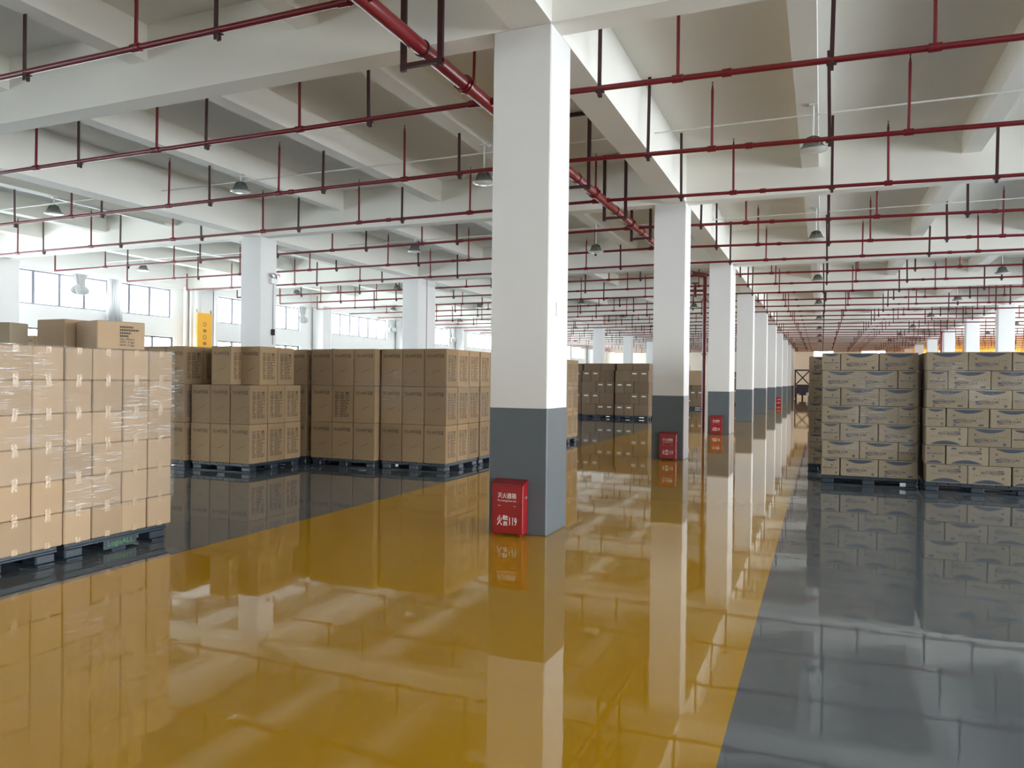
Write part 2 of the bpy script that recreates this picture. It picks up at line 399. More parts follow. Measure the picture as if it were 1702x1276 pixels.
for k in range(-3, 31):
    y = 5.73+2.712*k
    if y > YF-1: break
    x0, x1 = -22.95 if k > 2 else -23.6, 18.2
    r = .033 if k < 3 else .03
    nbr += 1
    root = empty('sprinkler_pipe', (0, y, 0))
    lab = 'red sprinkler branch pipe across the ceiling, %s counted from the camera' % ordn(k+1) if k >= 0 else 'red sprinkler branch pipe behind the camera, %s back' % ordn(-k)
    tag(root, lab, 'pipe', 'red sprinkler branch pipes under the ceiling')
    pm = MB().cyl((x0,0,pz(x0,k)),(-3.9,0,PZ),r,10).cyl((-3.9,0,PZ),(x1,0,pz(x1,k)),r,10)
    for xc in (-9.9+.4*k % 2, -1.0, 3.0): pm.cyl((xc-.05,0,pz(xc,k)),(xc+.05,0,pz(xc,k)),r+.012,10)
    pm.build('pipe', M['red'], root, smooth=True)
    if k <= 13:
        for x in tees:
            xx = x+random.uniform(-.04, .04); z = pz(xx, k)
            put('tee_fitting', tee_m, root, (xx, 0, z)); rm, h = riser_mesh(5.86-z)
            ro = put('riser', rm, root, (xx, 0, z), (random.uniform(-.012,.012), random.uniform(-.012,.012), 0))
            put('sprinkler_head', head_m, ro, (0, 0, h+.03))
        for x in hangs:
            xx = x+random.uniform(-.05, .05); z = pz(xx, k)
            top = SZ
            for base, d in ((-2.9, 2.65), (-2.9, -2.71), (-13.76, -2.7), (7.75, 2.7)):
                for n in range(1, 4):
                    if abs(base+d*n-xx) < .17: top = 5.70
            if abs(xx+2.8) < .25 or abs(xx+13.65) < .25: top = BZ
            hm, h = hang_mesh(top-z); put('hanger', hm, root, (xx, 0, z), (random.uniform(-.01,.01), random.uniform(-.02,.02), 0))
    else:
        a, b = MB(), MB()
        for x in tees: a.cyl((x,0,pz(x,k)),(x,0,5.88),.02,6)
        for x in hangs: b.box(x-.022,-.02,pz(x,k)-.1,x+.022,.0,SZ)
        a.build('riser', M['red'], root); b.build('hanger', M['darkred'], root)
    if 4 <= k <= 9: MB().cyl((x0,0,pz(x0,k)),(x0,0,5.6),.024,8).build('end_riser', M['red'], root, smooth=True)
mp = tag(empty('main_pipe', (-3.9, 0, PZ)), 'thick red main sprinkler pipe running along the lane column row', 'pipe')
MB().cyl((0,YB+.5,0),(0,24.1,0),.08,20).cyl((0,24.1,0),(.37,24.7,0),.08,16).build('pipe', M['red'], mp, smooth=True)
cpl = MB().cyl((0,-.07,0),(0,.07,0),.095,20).cyl((0,-.02,0),(0,.02,0),.108,20).box(.09,-.03,-.025,.13,.03,.025).box(-.13,-.03,-.025,-.09,.03,.025).mesh('coupling', M['red'], True)
for y in (-2, 4.5, 7.85, 10.6, 13.2, 16.0, 18.8, 21.6): put('coupling', cpl, mp, (0, y, 0))
for y in [5.73+2.712*k for k in range(0, 7)]: MB().cyl((-.11,y,0),(.11,y,0),.045,12).build('outlet', M['red'], mp, smooth=True)
ri = tag(empty('riser_pipe', (-3.53, 24.7, 0)), 'vertical red fire main pipe from floor beside the third lane column', 'pipe')
MB().cyl((0,0,0),(0,0,PZ),.065,16).build('pipe', M['red'], ri, smooth=True)
MB().cyl((0,0,2.45),(0,0,2.53),.09,16).cyl((0,0,4.2),(0,0,4.28),.09,16).build('flange', M['red'], ri, smooth=True)
MB().cyl((0,0,4.55),(-.75,-.2,4.55),.04,10).cyl((-.3,-.08,4.75),(-.3,-.08,4.35),.05,10).cyl((-.75,-.2,4.55),(-.75,-.2,4.9),.035,10).build('valve', M['red'], ri, smooth=True)
MB().lathe([(.12,0),(.13,.012),(.12,.024),(.09,.012)], (-.3,-.08,4.78), 16).build('hand_wheel', M['darkred'], ri, smooth=True)
for x, y, lab in ((-14.2, 50.9, 'thin red riser pipe beside a far column of the left row'), (7.15, 55.3, 'red riser pipe rising behind the right-hand cartons beside a far column')):
    rp = tag(MB().cyl((0,0,0),(0,0,PZ),.08,14).build('riser_pipe', M['red'], None, (x, y, 0), smooth=True), lab, 'pipe')
    MB().cyl((0,0,2.4),(0,0,2.5),.1,14).build('flange', M['red'], rp, smooth=True)
for y, lab in ((6.83, 'nearest dark red trapeze bracket holding the main pipe'), (12.15, 'trapeze bracket on the main pipe just right of the nearest column'), (14.7, 'trapeze bracket on the main pipe before the second column'), (17.05, 'short trapeze bracket on the main pipe left of the second column')):
    b = tag(empty('pipe_bracket', (-3.9, y, 4.87)), lab, 'bracket', 'trapeze brackets on the main pipe')
    zt = SZ-4.87; s = .22
    for sx in (-1, 1): MB().box(sx*s-.03,-.02,-.03,sx*s+.03,.02,zt).build('bracket_leg', M['darkred'], b)
    MB().box(-s-.03,-.025,0,s+.03,.025,.045).build('cross_bar', M['darkred'], b)
    if y > 8: MB().box(-s-.03,-.021,zt-.07,s+.03,.021,zt-.01).build('top_bar', M['darkred'], b)
    MB().cyl((0,-.012,.18),(0,.012,.18),.092,20).build('pipe_clamp', M['darkred'], b)
# ================================================================ LAMPS
shade = MB().lathe([(.03,.20),(.05,.19),(.07,.13),(.115,.10),(.13,.05),(.19,.02),(.205,.0),(.20,-.012)], n=24).mesh('lamp_shade', M['lampbody'], True)
finb = MB()
for i in range(12):
    t = 2*math.pi*i/12; c, s = math.cos(t), math.sin(t)
    finb.poly([(.05*c,.05*s,.19),(.10*c,.10*s,.17),(.15*c,.15*s,.05),(.10*c,.10*s,.05)])
fins = finb.mesh('cooling_fins', M['lampbody'])
lens = MB().lathe([(.05,-.035),(.15,-.028),(.192,-.012),(.192,-.008)], n=24).mesh('lamp_lens', M['lampglass'], True)
def lamp(x, y, z, lab):
    o = tag(empty('highbay_lamp', (x, y, z)), lab, 'lamp', 'high-bay lamps hanging from the beams')
    put('lamp_shade', shade, o); put('cooling_fins', fins, o); put('lamp_lens', lens, o)
    MB().cyl((0,0,.19),(0,0,5.70-z),.014,8).box(-.06,-.06,5.68-z,.06,.06,5.70-z).build('lamp_rod', M['conduit'], o)
lamp_x = [(-21.66, 5.3), (-16.46, 5.33), (-10.94, 5.36), (-5.5, 5.04), (-.16, 5.04), (5.1, 5.05), (10.45, 5.1)]
for k, y in enumerate([11.85, 18.85]+[18.85+L*i for i in range(1, 7)]):
    for i, (x, z) in enumerate(lamp_x):
        lamp(x, y, z-(.07 if k == 1 else 0), 'high-bay lamp, %s row from the camera, %s from the left windows' % (ordn(k+1), ordn(i+1)))
    if k < 5:
        c = tag(MB().cyl((XL+.5,0,0),(XR-.5,0,0),.014,8).build('cable_conduit', M['conduit'], None, (0, y+.32, 5.66)), 'thin white conduit across the ceiling joining the %s row of lamps' % ordn(k+1), 'conduit', 'white conduits feeding the lamps')
for x, y, n in ((-10.86, 11.85, 'nearest left'), (-16.38, 11.85, 'second left'), (-5.4, 11.85, 'behind the nearest column'), (-10.86, 18.85, 'left of the nearest column')):
    tag(MB().box(-.04,0,-.05,.04,3.05,0).build('cable_trunking', M['conduit'], None, (x, y, 5.70)), 'white cable trunking along the beam from the lamp, '+n, 'trunking', 'cable trunking under the beams')
# ================================================================ PALLETS AND CARTONS
pal_c = {}
def pallet(x0, y0, x1, y1, lab, text=False, rz=0, card=False):
    sx, sy = x1-x0, y1-y0; k = (round(sx,2), round(sy,2))
    if k not in pal_c:
        deck = MB()
        n = 9; w = sx/n
        for i in range(n): deck.box(i*w+.006, 0, .118, (i+1)*w-.006, sy, .146)
        deck.box(0,0,.10,sx,.03,.118).box(0,sy-.03,.10,sx,sy,.118).box(0,.03,.10,.03,sy-.03,.118).box(sx-.03,.03,.10,sx,sy-.03,.118)
        dm = bevel(deck.mesh('deck', M['pallet']), .003)
        fm = bevel(MB().box(0,0,.018,.17,.17,.10).mesh('foot', M['pallet']), .012)
        rm = bevel(MB().box(0,0,0,sx,.15,.018).mesh('runner', M['pallet']), .004)
        pal_c[k] = (dm, fm, rm)
    dm, fm, rm = pal_c[k]
    p = tag(empty('plastic_pallet', (x0, y0, 0), rz), lab, 'pallet', 'dark blue plastic pallets')
    put('deck', dm, p)
    for j in range(3):
        yy = .01+j*(sy-.17-.02)/2
        put('runner', rm, p, (0, yy+.01, 0))
        for i in range(3): put('foot', fm, p, (.01+i*(sx-.17-.02)/2, yy, 0))
    if text:
        pl = MB().box(sx-.012, sy/2-.16, .022, sx-.002, sy/2+.19, .112); pl.build('side_plate', M['pallet'], p)
        t = MB(); add_text(t, 'LogisALL', sy/2+.015, .068, .066, w=.27, bold=.004, plane='yz', off=sx+.001); t.build('lettering', M['green'], p)
    if card: MB().box(sx*.82,-.004,.03,sx*.88,-.001,.085).build('paper_label', M['paper'], p)
    return p
def carton_mesh(w, d, h, m, key={}):
    k = (round(w,3), round(d,3), round(h,3), m)
    if k not in key: key[k] = bevel(MB().box(-w/2,-d/2,0,w/2,d/2,h).mesh('carton', M[m]), .008)
    return key[k]
def seam_mesh(w, d, h, key={}):
    """packing tape along the top seam, running down both end faces"""
    k = (round(w,3), round(d,3), round(h,3))
    if k not in key:
        mb = MB(); e = .0022
        mb.box(-.024,-d/2-e,h-.055,.024,-d/2+.001,h+e).box(-.024,-d/2,h,.024,d/2,h+e).box(-.024,d/2-.001,h-.055,.024,d/2+e,h+e)
        mb.box(-.024,-d/2-e,-.0,.024,-d/2+.001,.05).box(-.024,d/2-.001,0,.024,d/2+e,.05)
        key[k] = mb.mesh('packing_tape', M['tape'])
    return key[k]
ncart = [0]
def carton(x, y, z, w, d, h, m, lab, group, rz=0, prints=(), tape=True, jit=.004, name='carton', taperot=False):
    """x, y = centre of the base"""
    ncart[0] += 1
    o = put(name, carton_mesh(w, d, h, m), None, (x+random.uniform(-jit,jit), y+random.uniform(-jit,jit), z), (0,0,rz+random.uniform(-.008,.008)))
    tag(o, lab, 'box', group)
    for pm in prints: put('printed_marking', pm, o)
    if tape:
        if taperot: put('packing_tape', seam_mesh(d, w, h), o, (0,0,0), (0,0,math.pi/2))
        else: put('packing_tape', seam_mesh(w, d, h), o)
    return o
# ---- printed faces ---------------------------------------------------------
def print_front(w, d, h):
    mb = MB(); off = -d/2-.0015
    add_text(mb, 'TRS-04P环保盒', 0, h*.80, .075, w=w*.80, bold=.012, off=off, yscale=1.0)
    a = mb.mesh('printed_marking', M['inkd'])
    f = MB()
    for i in range(5):                                     # faint slanting grille emblem
        x = -w*.18+i*w*.075; f.poly([(x,off,h*.34+i*.012),(x+w*.16,off,h*.40+i*.012),(x+w*.16,off,h*.408+i*.012),(x,off,h*.348+i*.012)])
    add_text(f, 'C/N', -w*.36, h*.10, .035, off=off, bold=.01); add_text(f, '6', w*.36, h*.10, .045, off=off, bold=.02)
    return a, f.mesh('printed_marking', M['inkf'])
def print_side(w, h, plane, off, t=.007):
    """handling icons above rows of small print"""
    mb = MB(); R = lambda a,b,c,e: rect(mb, a, b, c, e, plane, off)
    for r in range(2):
        for c in range(3):
            x0 = -w*.36+c*w*.25; z0 = h*(.74-.105*r); x1 = x0+w*.18; z1 = z0+h*.09
            for q in ((x0,z0,x1,z0+t),(x0,z1-t,x1,z1),(x0,z0,x0+t,z1),(x1-t,z0,x1,z1)): R(*q)
            cx, cz = (x0+x1)/2, (z0+z1)/2
            if (r, c) == (0, 0): mb.poly([(cx-.02,off,cz),(cx+.02,off,cz),(cx,off,cz+.02)] if plane == 'xz' else [(off,cx-.02,cz),(off,cx+.02,cz),(off,cx,cz+.02)]); R(cx-.003,z0+.01,cx+.003,cz)
            elif (r, c) == (0, 1): R(cx-.018,cz-.016,cx+.018,cz-.010); R(cx-.012,cz-.006,cx-.004,cz+.018); R(cx+.004,cz-.006,cx+.012,cz+.018)
            elif (r, c) == (0, 2): disc(mb, cx, cz+.006, .019, 10, plane, off); R(cx-.003,z0+.006,cx+.003,cz)
            elif c == 2: disc(mb, cx, cz, .016, 10, plane, off, .010)
            else:
                for i in range(4): R(x0+.012, z0+.010+i*.011, x1-.012, z0+.015+i*.011)
    rr = random.Random(5)
    for i in range(11):
        z = h*.585-i*h*.043
        for a, b in ((-w*.36, -w*.16), (-w*.11, w*.36)):
            e = a+(b-a)*rr.uniform(.55, 1); x = a
            while x < e:
                q = min(e, x+rr.uniform(.02, .06)); R(x, z, q, z+h*.018); x = q+.008
    return mb.mesh('printed_marking', M['ink'])
def lens_shape(mb, cx, ztop, half, depth, off, plane='xz', n=12):
    P = [(cx-half, ztop)]+[(cx-half+2*half*i/n, ztop-depth*math.sin(math.pi*i/n)**.8) for i in range(1, n)]+[(cx+half, ztop)]
    mb.poly([(a,off,c) if plane == 'xz' else (off,a,c) for a, c in P])
def print_med(w, d, h, var):
    off = -d/2-.0015; a, s, f = MB(), MB(), MB()
    small = w < .4
    lens_shape(s, w*.02, h*.925, w*(.40 if small else .37), h*(.13 if small else .20), off)
    if not small:
        add_text(a, 'MEDICINE CUPS', -w*.07, h*.34, .046, w=w*.54, bold=.022, off=off)
        rect(a, -w*.33, h*.215, -w*.19, h*.26, off=off); rect(f, -w*.18, h*.225, w*.08, h*.25, off=off)
        disc(f, -w*.32, h*.62, .018, 10, off=off); rect(f, -w*.26, h*.44, -w*.05, h*.465, off=off)
        for i, xx in enumerate((.10, .19, .27, .34)): f.poly([(w*xx,off,h*.47),(w*xx+.022,off,h*.50),(w*xx+.010,off,h*.56)])
        if var: disc(a, w*.36, h*.15, .020, 12, off=off, ring=.010); disc(a, w*.36, h*.15, .007, 6, off=off); rect(f, -w*.33, h*.08, -w*.05, h*.095, off=off)
        else:
            disc(a, -w*.31, h*.11, .017, 12, off=off, ring=.008); rect(f, -w*.24, h*.10, -w*.05, h*.12, off=off); rect(a, w*.26, h*.09, w*.38, h*.17, off=off)
        t = MB(); add_text(t, '— — —', 0.01, h*.90, .016, w=w*.2, off=off-.0008)
    else:
        add_text(a, 'MEDICINE CUPS', 0, h*.42, .030, w=w*.78, bold=.02, off=off)
        disc(a, w*.09, h*.58, .012, 8, off=off); disc(a, w*.32, h*.16, .018, 12, off=off, ring=.009)
        for i in range(3): rect(f, -w*.36, h*(.29-i*.09), w*(.05+.2*(i == 0)), h*(.305-i*.09), off=off)
    return [a.mesh('printed_marking', M['inkb']), s.mesh('printed_marking', M['swoosh']), f.mesh('printed_marking', M['inkf'])]
def wrap_sleeve(x0, y0, x1, y1, z0, z1, m, lab):
    mb = MB(); n = 10; e = .012; q = [(x0-e,y0-e),(x1+e,y0-e),(x1+e,y1+e),(x0-e,y1+e)]
    for i in range(4):
        (ax,ay),(bx,by) = q[i], q[(i+1) % 4]
        for j in range(n):
            p = [ax+(bx-ax)*j/n, ay+(by-ay)*j/n, ax+(bx-ax)*(j+1)/n, ay+(by-ay)*(j+1)/n]
            mb.poly([(p[0],p[1],z0),(p[2],p[3],z0),(p[2],p[3],z1),(p[0],p[1],z1)])
    o = mb.build('stretch_film', m); tag(o, lab, 'plastic film', 'clear stretch film round the carton stacks'); return o
PH = .150
def row_name(r, n): return 'top row' if r == n-1 else 'bottom row' if r == 0 else ordn(n-r)+' row down'
# ---- near left: two pallets of plain cartons --------------------------------
bh = .281
for pi, ys, txt in ((0, [3.26, 3.54, 3.815, 4.098, 4.376], 'leftmost near pallet'), (1, [4.382, 4.645, 4.952, 5.232, 5.512], 'near pallet with green lettering')):
    pn = ['left', 'right'][pi]
    pallet(-7.02, ys[0]+(0 if pi == 0 else .02), -5.95, ys[-1]-.04, 'dark blue plastic pallet under the plain cartons, '+txt, text=pi == 1)
    for r in range(6):
        for j in range(4):
            a, b = ys[j], ys[j+1]
            for i in range(3):
                if i > 0 and not (j == 3 and pi == 1) and r < 5: continue
                d = .352; xc = -5.925-d/2-i*(d+.004)
                side = ['lane face', 'middle', 'back'][i]
                carton(xc-random.uniform(0, .012) if i == 0 else xc, (a+b)/2, PH+r*bh, d, b-a-.008, bh-.003, 'card',
                       'plain tan carton on %s near pallet, %s, %s from left, %s' % (pn, row_name(r, 6), ordn(j+1), side),
                       'plain tan cartons of the near left stack', taperot=True, tape=(i == 0))
    wrap_sleeve(-7.0, ys[0], -5.925, ys[-1], PH+.9*bh if pi else PH+2.0*bh, PH+6.0*bh+.01, M['wrap'], 'crinkled clear film around the plain cartons on the %s near pallet' % pn)
def textblock(w, h, plane, off):
    mb = MB()
    for i, s in enumerate(['', '', '', '', 'Qty: 500 pcs', 'GW: 3 kgs', 'NW: 2 kgs']):
        z = h*(.80-i*.108)
        if s: add_text(mb, s, -w*.0+.05, z, .026, w=.13, bold=.012, plane=plane, off=off)
        else:
            x = -.015; e = x+[.12, .17, .10, .08][i]
            while x < e:
                q = min(e, x+.012); rect(mb, x, z-.008, q, z+.010, plane, off); x = q+.004
    return mb.mesh('printed_marking', M['ink'])
zt = PH+6*bh+.004
def loose(cx, cy, w, d, h, rz, m, lab, prints=()):
    c, q = math.cos(rz), math.sin(rz)               # cx, cy = the corner nearest the lane and the camera
    carton(cx-(c*w/2+q*d/2), cy-(q*w/2-c*d/2), zt, w, d, h, m, lab, 'loose cartons on top of the near left stack', rz=rz, prints=prints, tape=False, jit=0)
loose(-6.05, 4.775, .46, .43, .258, -.28, 'card', 'big loose tan carton on top of the near stack with printed lines of text', (textblock(.43, .258, 'yz', .2315),))
loose(-6.55, 4.834, .40, .36, .283, -.02, 'card', 'loose shaded carton on the near stack, just left of the printed one')
loose(-6.72, 4.44, .30, .22, .225, .3, 'card3', 'loose low carton on the near stack at the left edge of the picture')
# ---- printed tall cartons (three-high stacks) --------------------------------
TW, TH = .436, .655
pf = {}
def tall(x, y, z, w, d, front, side, lab, grp, rz=0):
    k = (round(w,3), round(d,3), front, side)
    if k not in pf:
        L_ = []
        if front == 'logo': L_ += list(print_front(w, d, TH))
        elif front == 'icons': L_.append(print_side(w, TH, 'xz', -d/2-.0015))
        if side: L_.append(print_side(d, TH, 'yz', w/2+.0015))
        pf[k] = L_
    carton(x, y, z, w, d, TH-.003, 'card2', lab, grp, rz=rz, prints=pf[k], tape=False)
def stack(name, x0, x1, y0, ny, keep=None, film=None, side=True, nxx=3):
    w = (x1-x0)/nxx; d = .438
    pallet(x0+.02, y0+.02, x1-.02, y0+ny*d-.02, 'dark blue plastic pallet under the '+name)
    for r in range(3):
        for i in range(nxx):
            for j in range(ny):
                if not (j == 0 or i == nxx-1): continue
                if keep and not keep(i, j, r): continue
                icon = (name == 'third stack' and (i, j, r) == (1, 0, 1))
                where = '%s from left' % ordn(i+1) if j == 0 else '%s along right side' % ordn(j+1)
                tall(x0+(i+.5)*w, y0+(j+.5)*d, PH+r*TH, w-.013, d-.013, 'icons' if icon else 'logo', side and i == nxx-1,
                     'tall brown carton, %s, %s, %s' % (name, row_name(r, 3), where), 'tall printed cartons stacked three high')
    if film: wrap_sleeve(x0, y0, x1, y0+ny*d, film[0], film[1], M['wrap2'], 'thin clear film around the '+name)
stack('half-hidden first stack', -11.36, -10.05, 9.60, 3, film=(.9, 1.7))
stack('low second stack', -9.99, -8.70, 9.68, 3, keep=lambda i, j, r: r < 2)
w = .43
tall(-9.335, 9.915, PH+2*TH, w, .43, 'logo', True, 'tall carton standing alone on the second stack, left of its neighbour', 'loose tall cartons on the third row')
tall(-8.918, 10.135, PH+2*TH, w, .43, 'logo', True, 'tall carton on the second stack with a brightly lit printed side', 'loose tall cartons on the third row')
tall(-8.925, 10.58, PH+2*TH, w, .43, None, True, 'tall carton right behind the brightly lit one on the second stack', 'loose tall cartons on the third row')
stack('back stack', -11.40, -8.72, 11.16, 2, keep=lambda i, j, r: True, nxx=6)
stack('third stack', -8.575, -7.20, 11.10, 3, film=(1.35, 1.9), side=False)
stack('corner stack left of nearest column', -7.175, -5.86, 11.22, 3, film=(1.0, 1.75))
for q in range(1, 4):
    stack('%s stack behind the corner' % ordn(q), -7.175, -5.86, 11.22+q*1.36, 3, keep=lambda i, j, r: i == 2, film=(.9, 1.6) if q == 1 else None)
stack('stack right of nearest column', -7.175, -5.86, 17.30, 3, film=(.9, 1.6))
# far stack with RS lettering seen between loose cartons
for r in range(4):
    for i in range(4):
        d = .44; w = .44
        x = -17.4+i*.445
        k = ('far', r)
        if 'rs' not in pf: pf['rs'] = list(print_front(.436, .436, .57))
        carton(x, 11.2, PH+r*.575, .436, .436, .572, 'card2', 'tall brown carton behind the loose ones, %s, %s from left' % (row_name(r, 4), ordn(i+1)), 'cartons of the far left stack', prints=pf['rs'], tape=False)
pallet(-17.62, 10.99, -15.85, 11.42, 'dark plastic pallet under the far left stack')
# ---- right: two pallets of medicine cup cartons ------------------------------
MW, MS, MH = .541, .272, .2755
med = {}
def medc(x, y, z, w, d, var, flip, lab):
    k = (round(w,3), round(d,3), var)
    if k not in med: med[k] = print_med(w, d, MH, var)
    o = put('carton', carton_mesh(w, d, MH-.004, 'card3'), None, (x+random.uniform(-.006,.006), y+random.uniform(-.008,.008), z), (0,0,random.uniform(-.012,.012)))
    tag(o, lab, 'box', 'pale cartons printed MEDICINE CUPS')
    for pm in med[k]:
        put('printed_marking', pm, o, (0,0,MH-.004) if flip else None, (0,math.pi,0) if flip else None)
    return o
def medstack(name, x0, y0, start_small, flips, depth=1.08, film=None, narrow=1e9, h0=0):
    pallet(x0+.0, y0+.02, x0+1.36, y0+depth, 'dark blue plastic pallet under the '+name, card='left of' in name)
    for r in range(7):
        small = (r % 2 == 0) == start_small
        ws = [MS, MW, MW] if small else [MW, MW, MS]
        x = x0+random.uniform(-.012, .012)
        for i, w in enumerate(ws):
            if x-x0 < narrow:
                medc(x+w/2, y0+.27, PH+r*MH, w-.008, .54, (r+i) % 2, (r, i) in flips,
                     'pale MEDICINE CUPS carton %s, %s, %s, %s from left' % ('upside down' if (r, i) in flips else 'upright', name, row_name(r, 7), ordn(i+1)))
            x += w
        if narrow < 1e8: continue
        for i, w in enumerate([.675, .675]):   # rear half of the layer
            carton(x0+.34+i*.675, y0+.545+.27, PH+r*MH, .67, .53, MH-.004, 'card3', 'pale carton at the back of the %s, %s, %s side' % (name, row_name(r, 7), ['left', 'right'][i]), 'rear cartons of the right-hand stacks', tape=False)
    if film: wrap_sleeve(x0, y0, x0+1.355, y0+depth, film[0], film[1], M['wrap2'], 'thin clear film around the '+name)
medstack('stack left of gap', .010, 12.79, True, set(), film=(PH+1.5*MH, PH+6*MH))
medstack('rightmost stack', 1.435, 12.56, False, {(0,0),(0,1),(0,2),(1,0),(1,1),(2,0)}, film=(PH+4.4*MH, PH+6.4*MH))
medstack('hindmost stack', -.215, 14.42, False, set(), narrow=.3, film=(PH+.2, PH+5*MH))
# ---- far cartons beyond the nearest column -----------------------------------
def farstack(name, x0, y0, pat, wtot, top, m='card4'):
    h = .47
    pallet(x0+.02, y0+.02, x0+wtot-.02, y0+1.1, 'dark plastic pallet under the '+name)
    for r, p in enumerate(pat):
        x = x0
        for i, q in enumerate(p):
            w = wtot*q
            o = carton(x+w/2, y0+.5, PH+r*h, w-.012, 1.0, h-.001, m, 'brown carton, %s, %s, %s from left' % (name, row_name(r, len(pat)+1), ordn(i+1)), 'brown cartons stacked beyond the lane', tape=False, jit=.01)
            if q < .3: MB().box(-.09,-.503,h*.66,.09,-.501,h*.78).build('paper_label', M['paper'], o)
            x += w
    x = x0
    for i, q in enumerate(top):
        w = wtot*q
        carton(x+w/2, y0+.6, PH+len(pat)*h, w-.03, .8, .30, m, 'low carton on top of the %s, %s from left' % (name, ordn(i+1)), 'brown cartons stacked beyond the lane', tape=False, jit=.01)
        x += w
A, B_ = (.28, .28, .44), (.44, .28, .28)
farstack('far stack by nearest column', -9.46, 30.55, [B_, A, B_, A], 1.42, (.55, .45))
farstack('far stack by second column', -7.97, 30.40, [A, B_, A, B_], 1.42, (.5, .5))
farstack('hidden far stack', -11.0, 30.9, [A, B_, A, B_], 1.42, (.5, .5))
farstack('distant stack by third column', -7.75, 43.9, [A, B_], 1.5, (.5, .5))
farstack('distant stack past third column', -6.9, 54.5, [A, B_, A, B_], 1.4, (.5, .5))
for q, (x, y, w, h) in enumerate(((-7.45, 44.4, .6, 1.5), (-6.75, 44.4, .75, 1.15))):
    carton(x, y, PH+.94+.30, w, .7, h-.3, 'card', ['tall carton on the distant stack by the second column', 'pale square carton on the distant stack by the third column'][q], 'cartons on the distant stack', tape=False)
# ================================================================ FIRE EXTINGUISHER CABINETS
def cabinet(x, y, lab, w=.34, d=.145, h=.555):
    o = tag(empty('extinguisher_cabinet', (x, y, 0)), lab, 'fire cabinet', 'red fire extinguisher cabinets')
    b = MB()
    b.v = [(0,0,.03),(w,0,.03),(w,d,.03),(0,d,.03),(0,0,h-.035),(w,0,h-.035),(w,d,h),(0,d,h)]
    b.f = [(0,3,2,1),(4,5,6,7),(0,1,5,4),(1,2,6,5),(2,3,7,6),(3,0,4,7)]
    me = bevel(b.mesh('body', M['exred']), .006, 2); put('body', me, o)
    l = MB(); l.v = [(-.008,-.012,h-.035),(w+.008,-.012,h-.035),(w+.008,d,h+.003),(-.008,d,h+.003),(-.008,-.012,h-.02),(w+.008,-.012,h-.02),(w+.008,d,h+.018),(-.008,d,h+.018)]
    l.f = [(0,3,2,1),(4,5,6,7),(0,1,5,4),(1,2,6,5),(2,3,7,6),(3,0,4,7)]; l.build('lid', M['exred'], o)
    MB().box(.012,-.006,.05,w-.012,0,h*.53).box(.012,-.006,h*.545,w-.012,0,h-.045).build('door', M['exred'], o)
    for q in ((.02,.01),(w-.05,.01),(.02,d-.04),(w-.05,d-.04)): MB().box(q[0],q[1],0,q[0]+.022,q[1]+.022,.03).build('foot', M['exred'], o)
    MB().box(.07,-.010,h*.56,.10,-.006,h*.57).box(w-.1,-.010,h*.56,w-.07,-.006,h*.57).build('hinge', M['steel'], o)
    MB().cyl((w,d*.5,h*.72),(w+.012,d*.5,h*.72),.016,12).build('side_lock', M['steel'], o, smooth=True)
    t = MB(); add_text(t, '灭火器箱', w*.50, h*.745, .060, w=w*.60, bold=.006, off=-.0075); add_text(t, 'Fire extinguisher box', w*.5, h*.66, .026, w=w*.60, bold=.004, off=-.0075)
    add_text(t, '火警119', w*.5, h*.28, .115, w=w*.64, bold=.008, off=-.0075, yscale=1.0); t.build('lettering', M['whiteink'], o)
    return o
cabinet(-3.112, 6.985, 'red fire extinguisher cabinet against the nearest column')
cabinet(-3.03, 15.13, 'red fire extinguisher cabinet against the second lane column')
cabinet(-3.11, 23.26, 'red fire extinguisher cabinet against the third lane column')
cabinet(-2.95, 55.80, 'tiny distant red fire extinguisher cabinet far down the lane')
# ================================================================ LEFT WALL DETAILS
def bundle(y, zb, lab, r=.24):
    o = tag(empty('tied_curtain', (XL+.28, y, zb)), lab, 'curtain', 'white curtains knotted up at the windows')
    H = 5.13-zb
    def ruffled(prof, n=40, amp=.16, seed=1, name='cloth'):
        rr = random.Random(seed); ph = [rr.uniform(0, 6.28) for _ in range(4)]; mb = MB(); b = 0
        for R, z in prof:
            for k in range(n):
                t = 2*math.pi*k/n; a = 1+amp*(math.sin(9*t+ph[0]+z*3)+.6*math.sin(5*t+ph[1]+z*7)+.5*math.sin(14*t+ph[2]))
                mb.v.append((R*a*math.cos(t)*.55, R*a*math.sin(t), z))
        for i in range(len(prof)-1):
            for k in range(n): k2 = (k+1) % n; mb.f.append((i*n+k, i*n+k2, (i+1)*n+k2, (i+1)*n+k))
        mb.f.append(tuple(reversed(range(n)))); mb.f.append(tuple((len(prof)-1)*n+k for k in range(n)))
        return mb.build(name, M['cloth'], o, smooth=True)
    ruffled([(r*.55,.0),(r*.95,.05),(r*1.05,.14),(r*.95,.24),(r*.55,.32),(r*.35,.36)], seed=int(y), name='knot', amp=.13)
    ruffled([(r*.34,.34),(r*.55,H*.6),(r*.8,H)], seed=int(y)+1, name='gathered_cloth', amp=.14)
bundle(18.35, 4.42, 'white curtain tied into a knot at the second pane of the nearest left window', .30)
for i, (y, zb) in enumerate(((30.5, 4.33), (39.0, 4.38), (47.2, 4.2), (55.4, 4.3), (63.5, 4.3))):
    bundle(y, zb, 'white curtain knotted up at the end of the %s high left window' % ordn(i+2), .30)
rl = tag(empty('curtain_rail', (XL+.28, 0, 5.14)), 'thin white curtain rail along the tops of the left windows', 'rail')
MB().cyl((0,15.9,0),(0,YF,0),.015,8).build('rail', M['conduit'], rl)
for i in range(18): MB().box(-.28,16.2+i*4.0,-.01,.01,16.23+i*4.0,.01).build('rail_bracket', M['conduit'], rl)
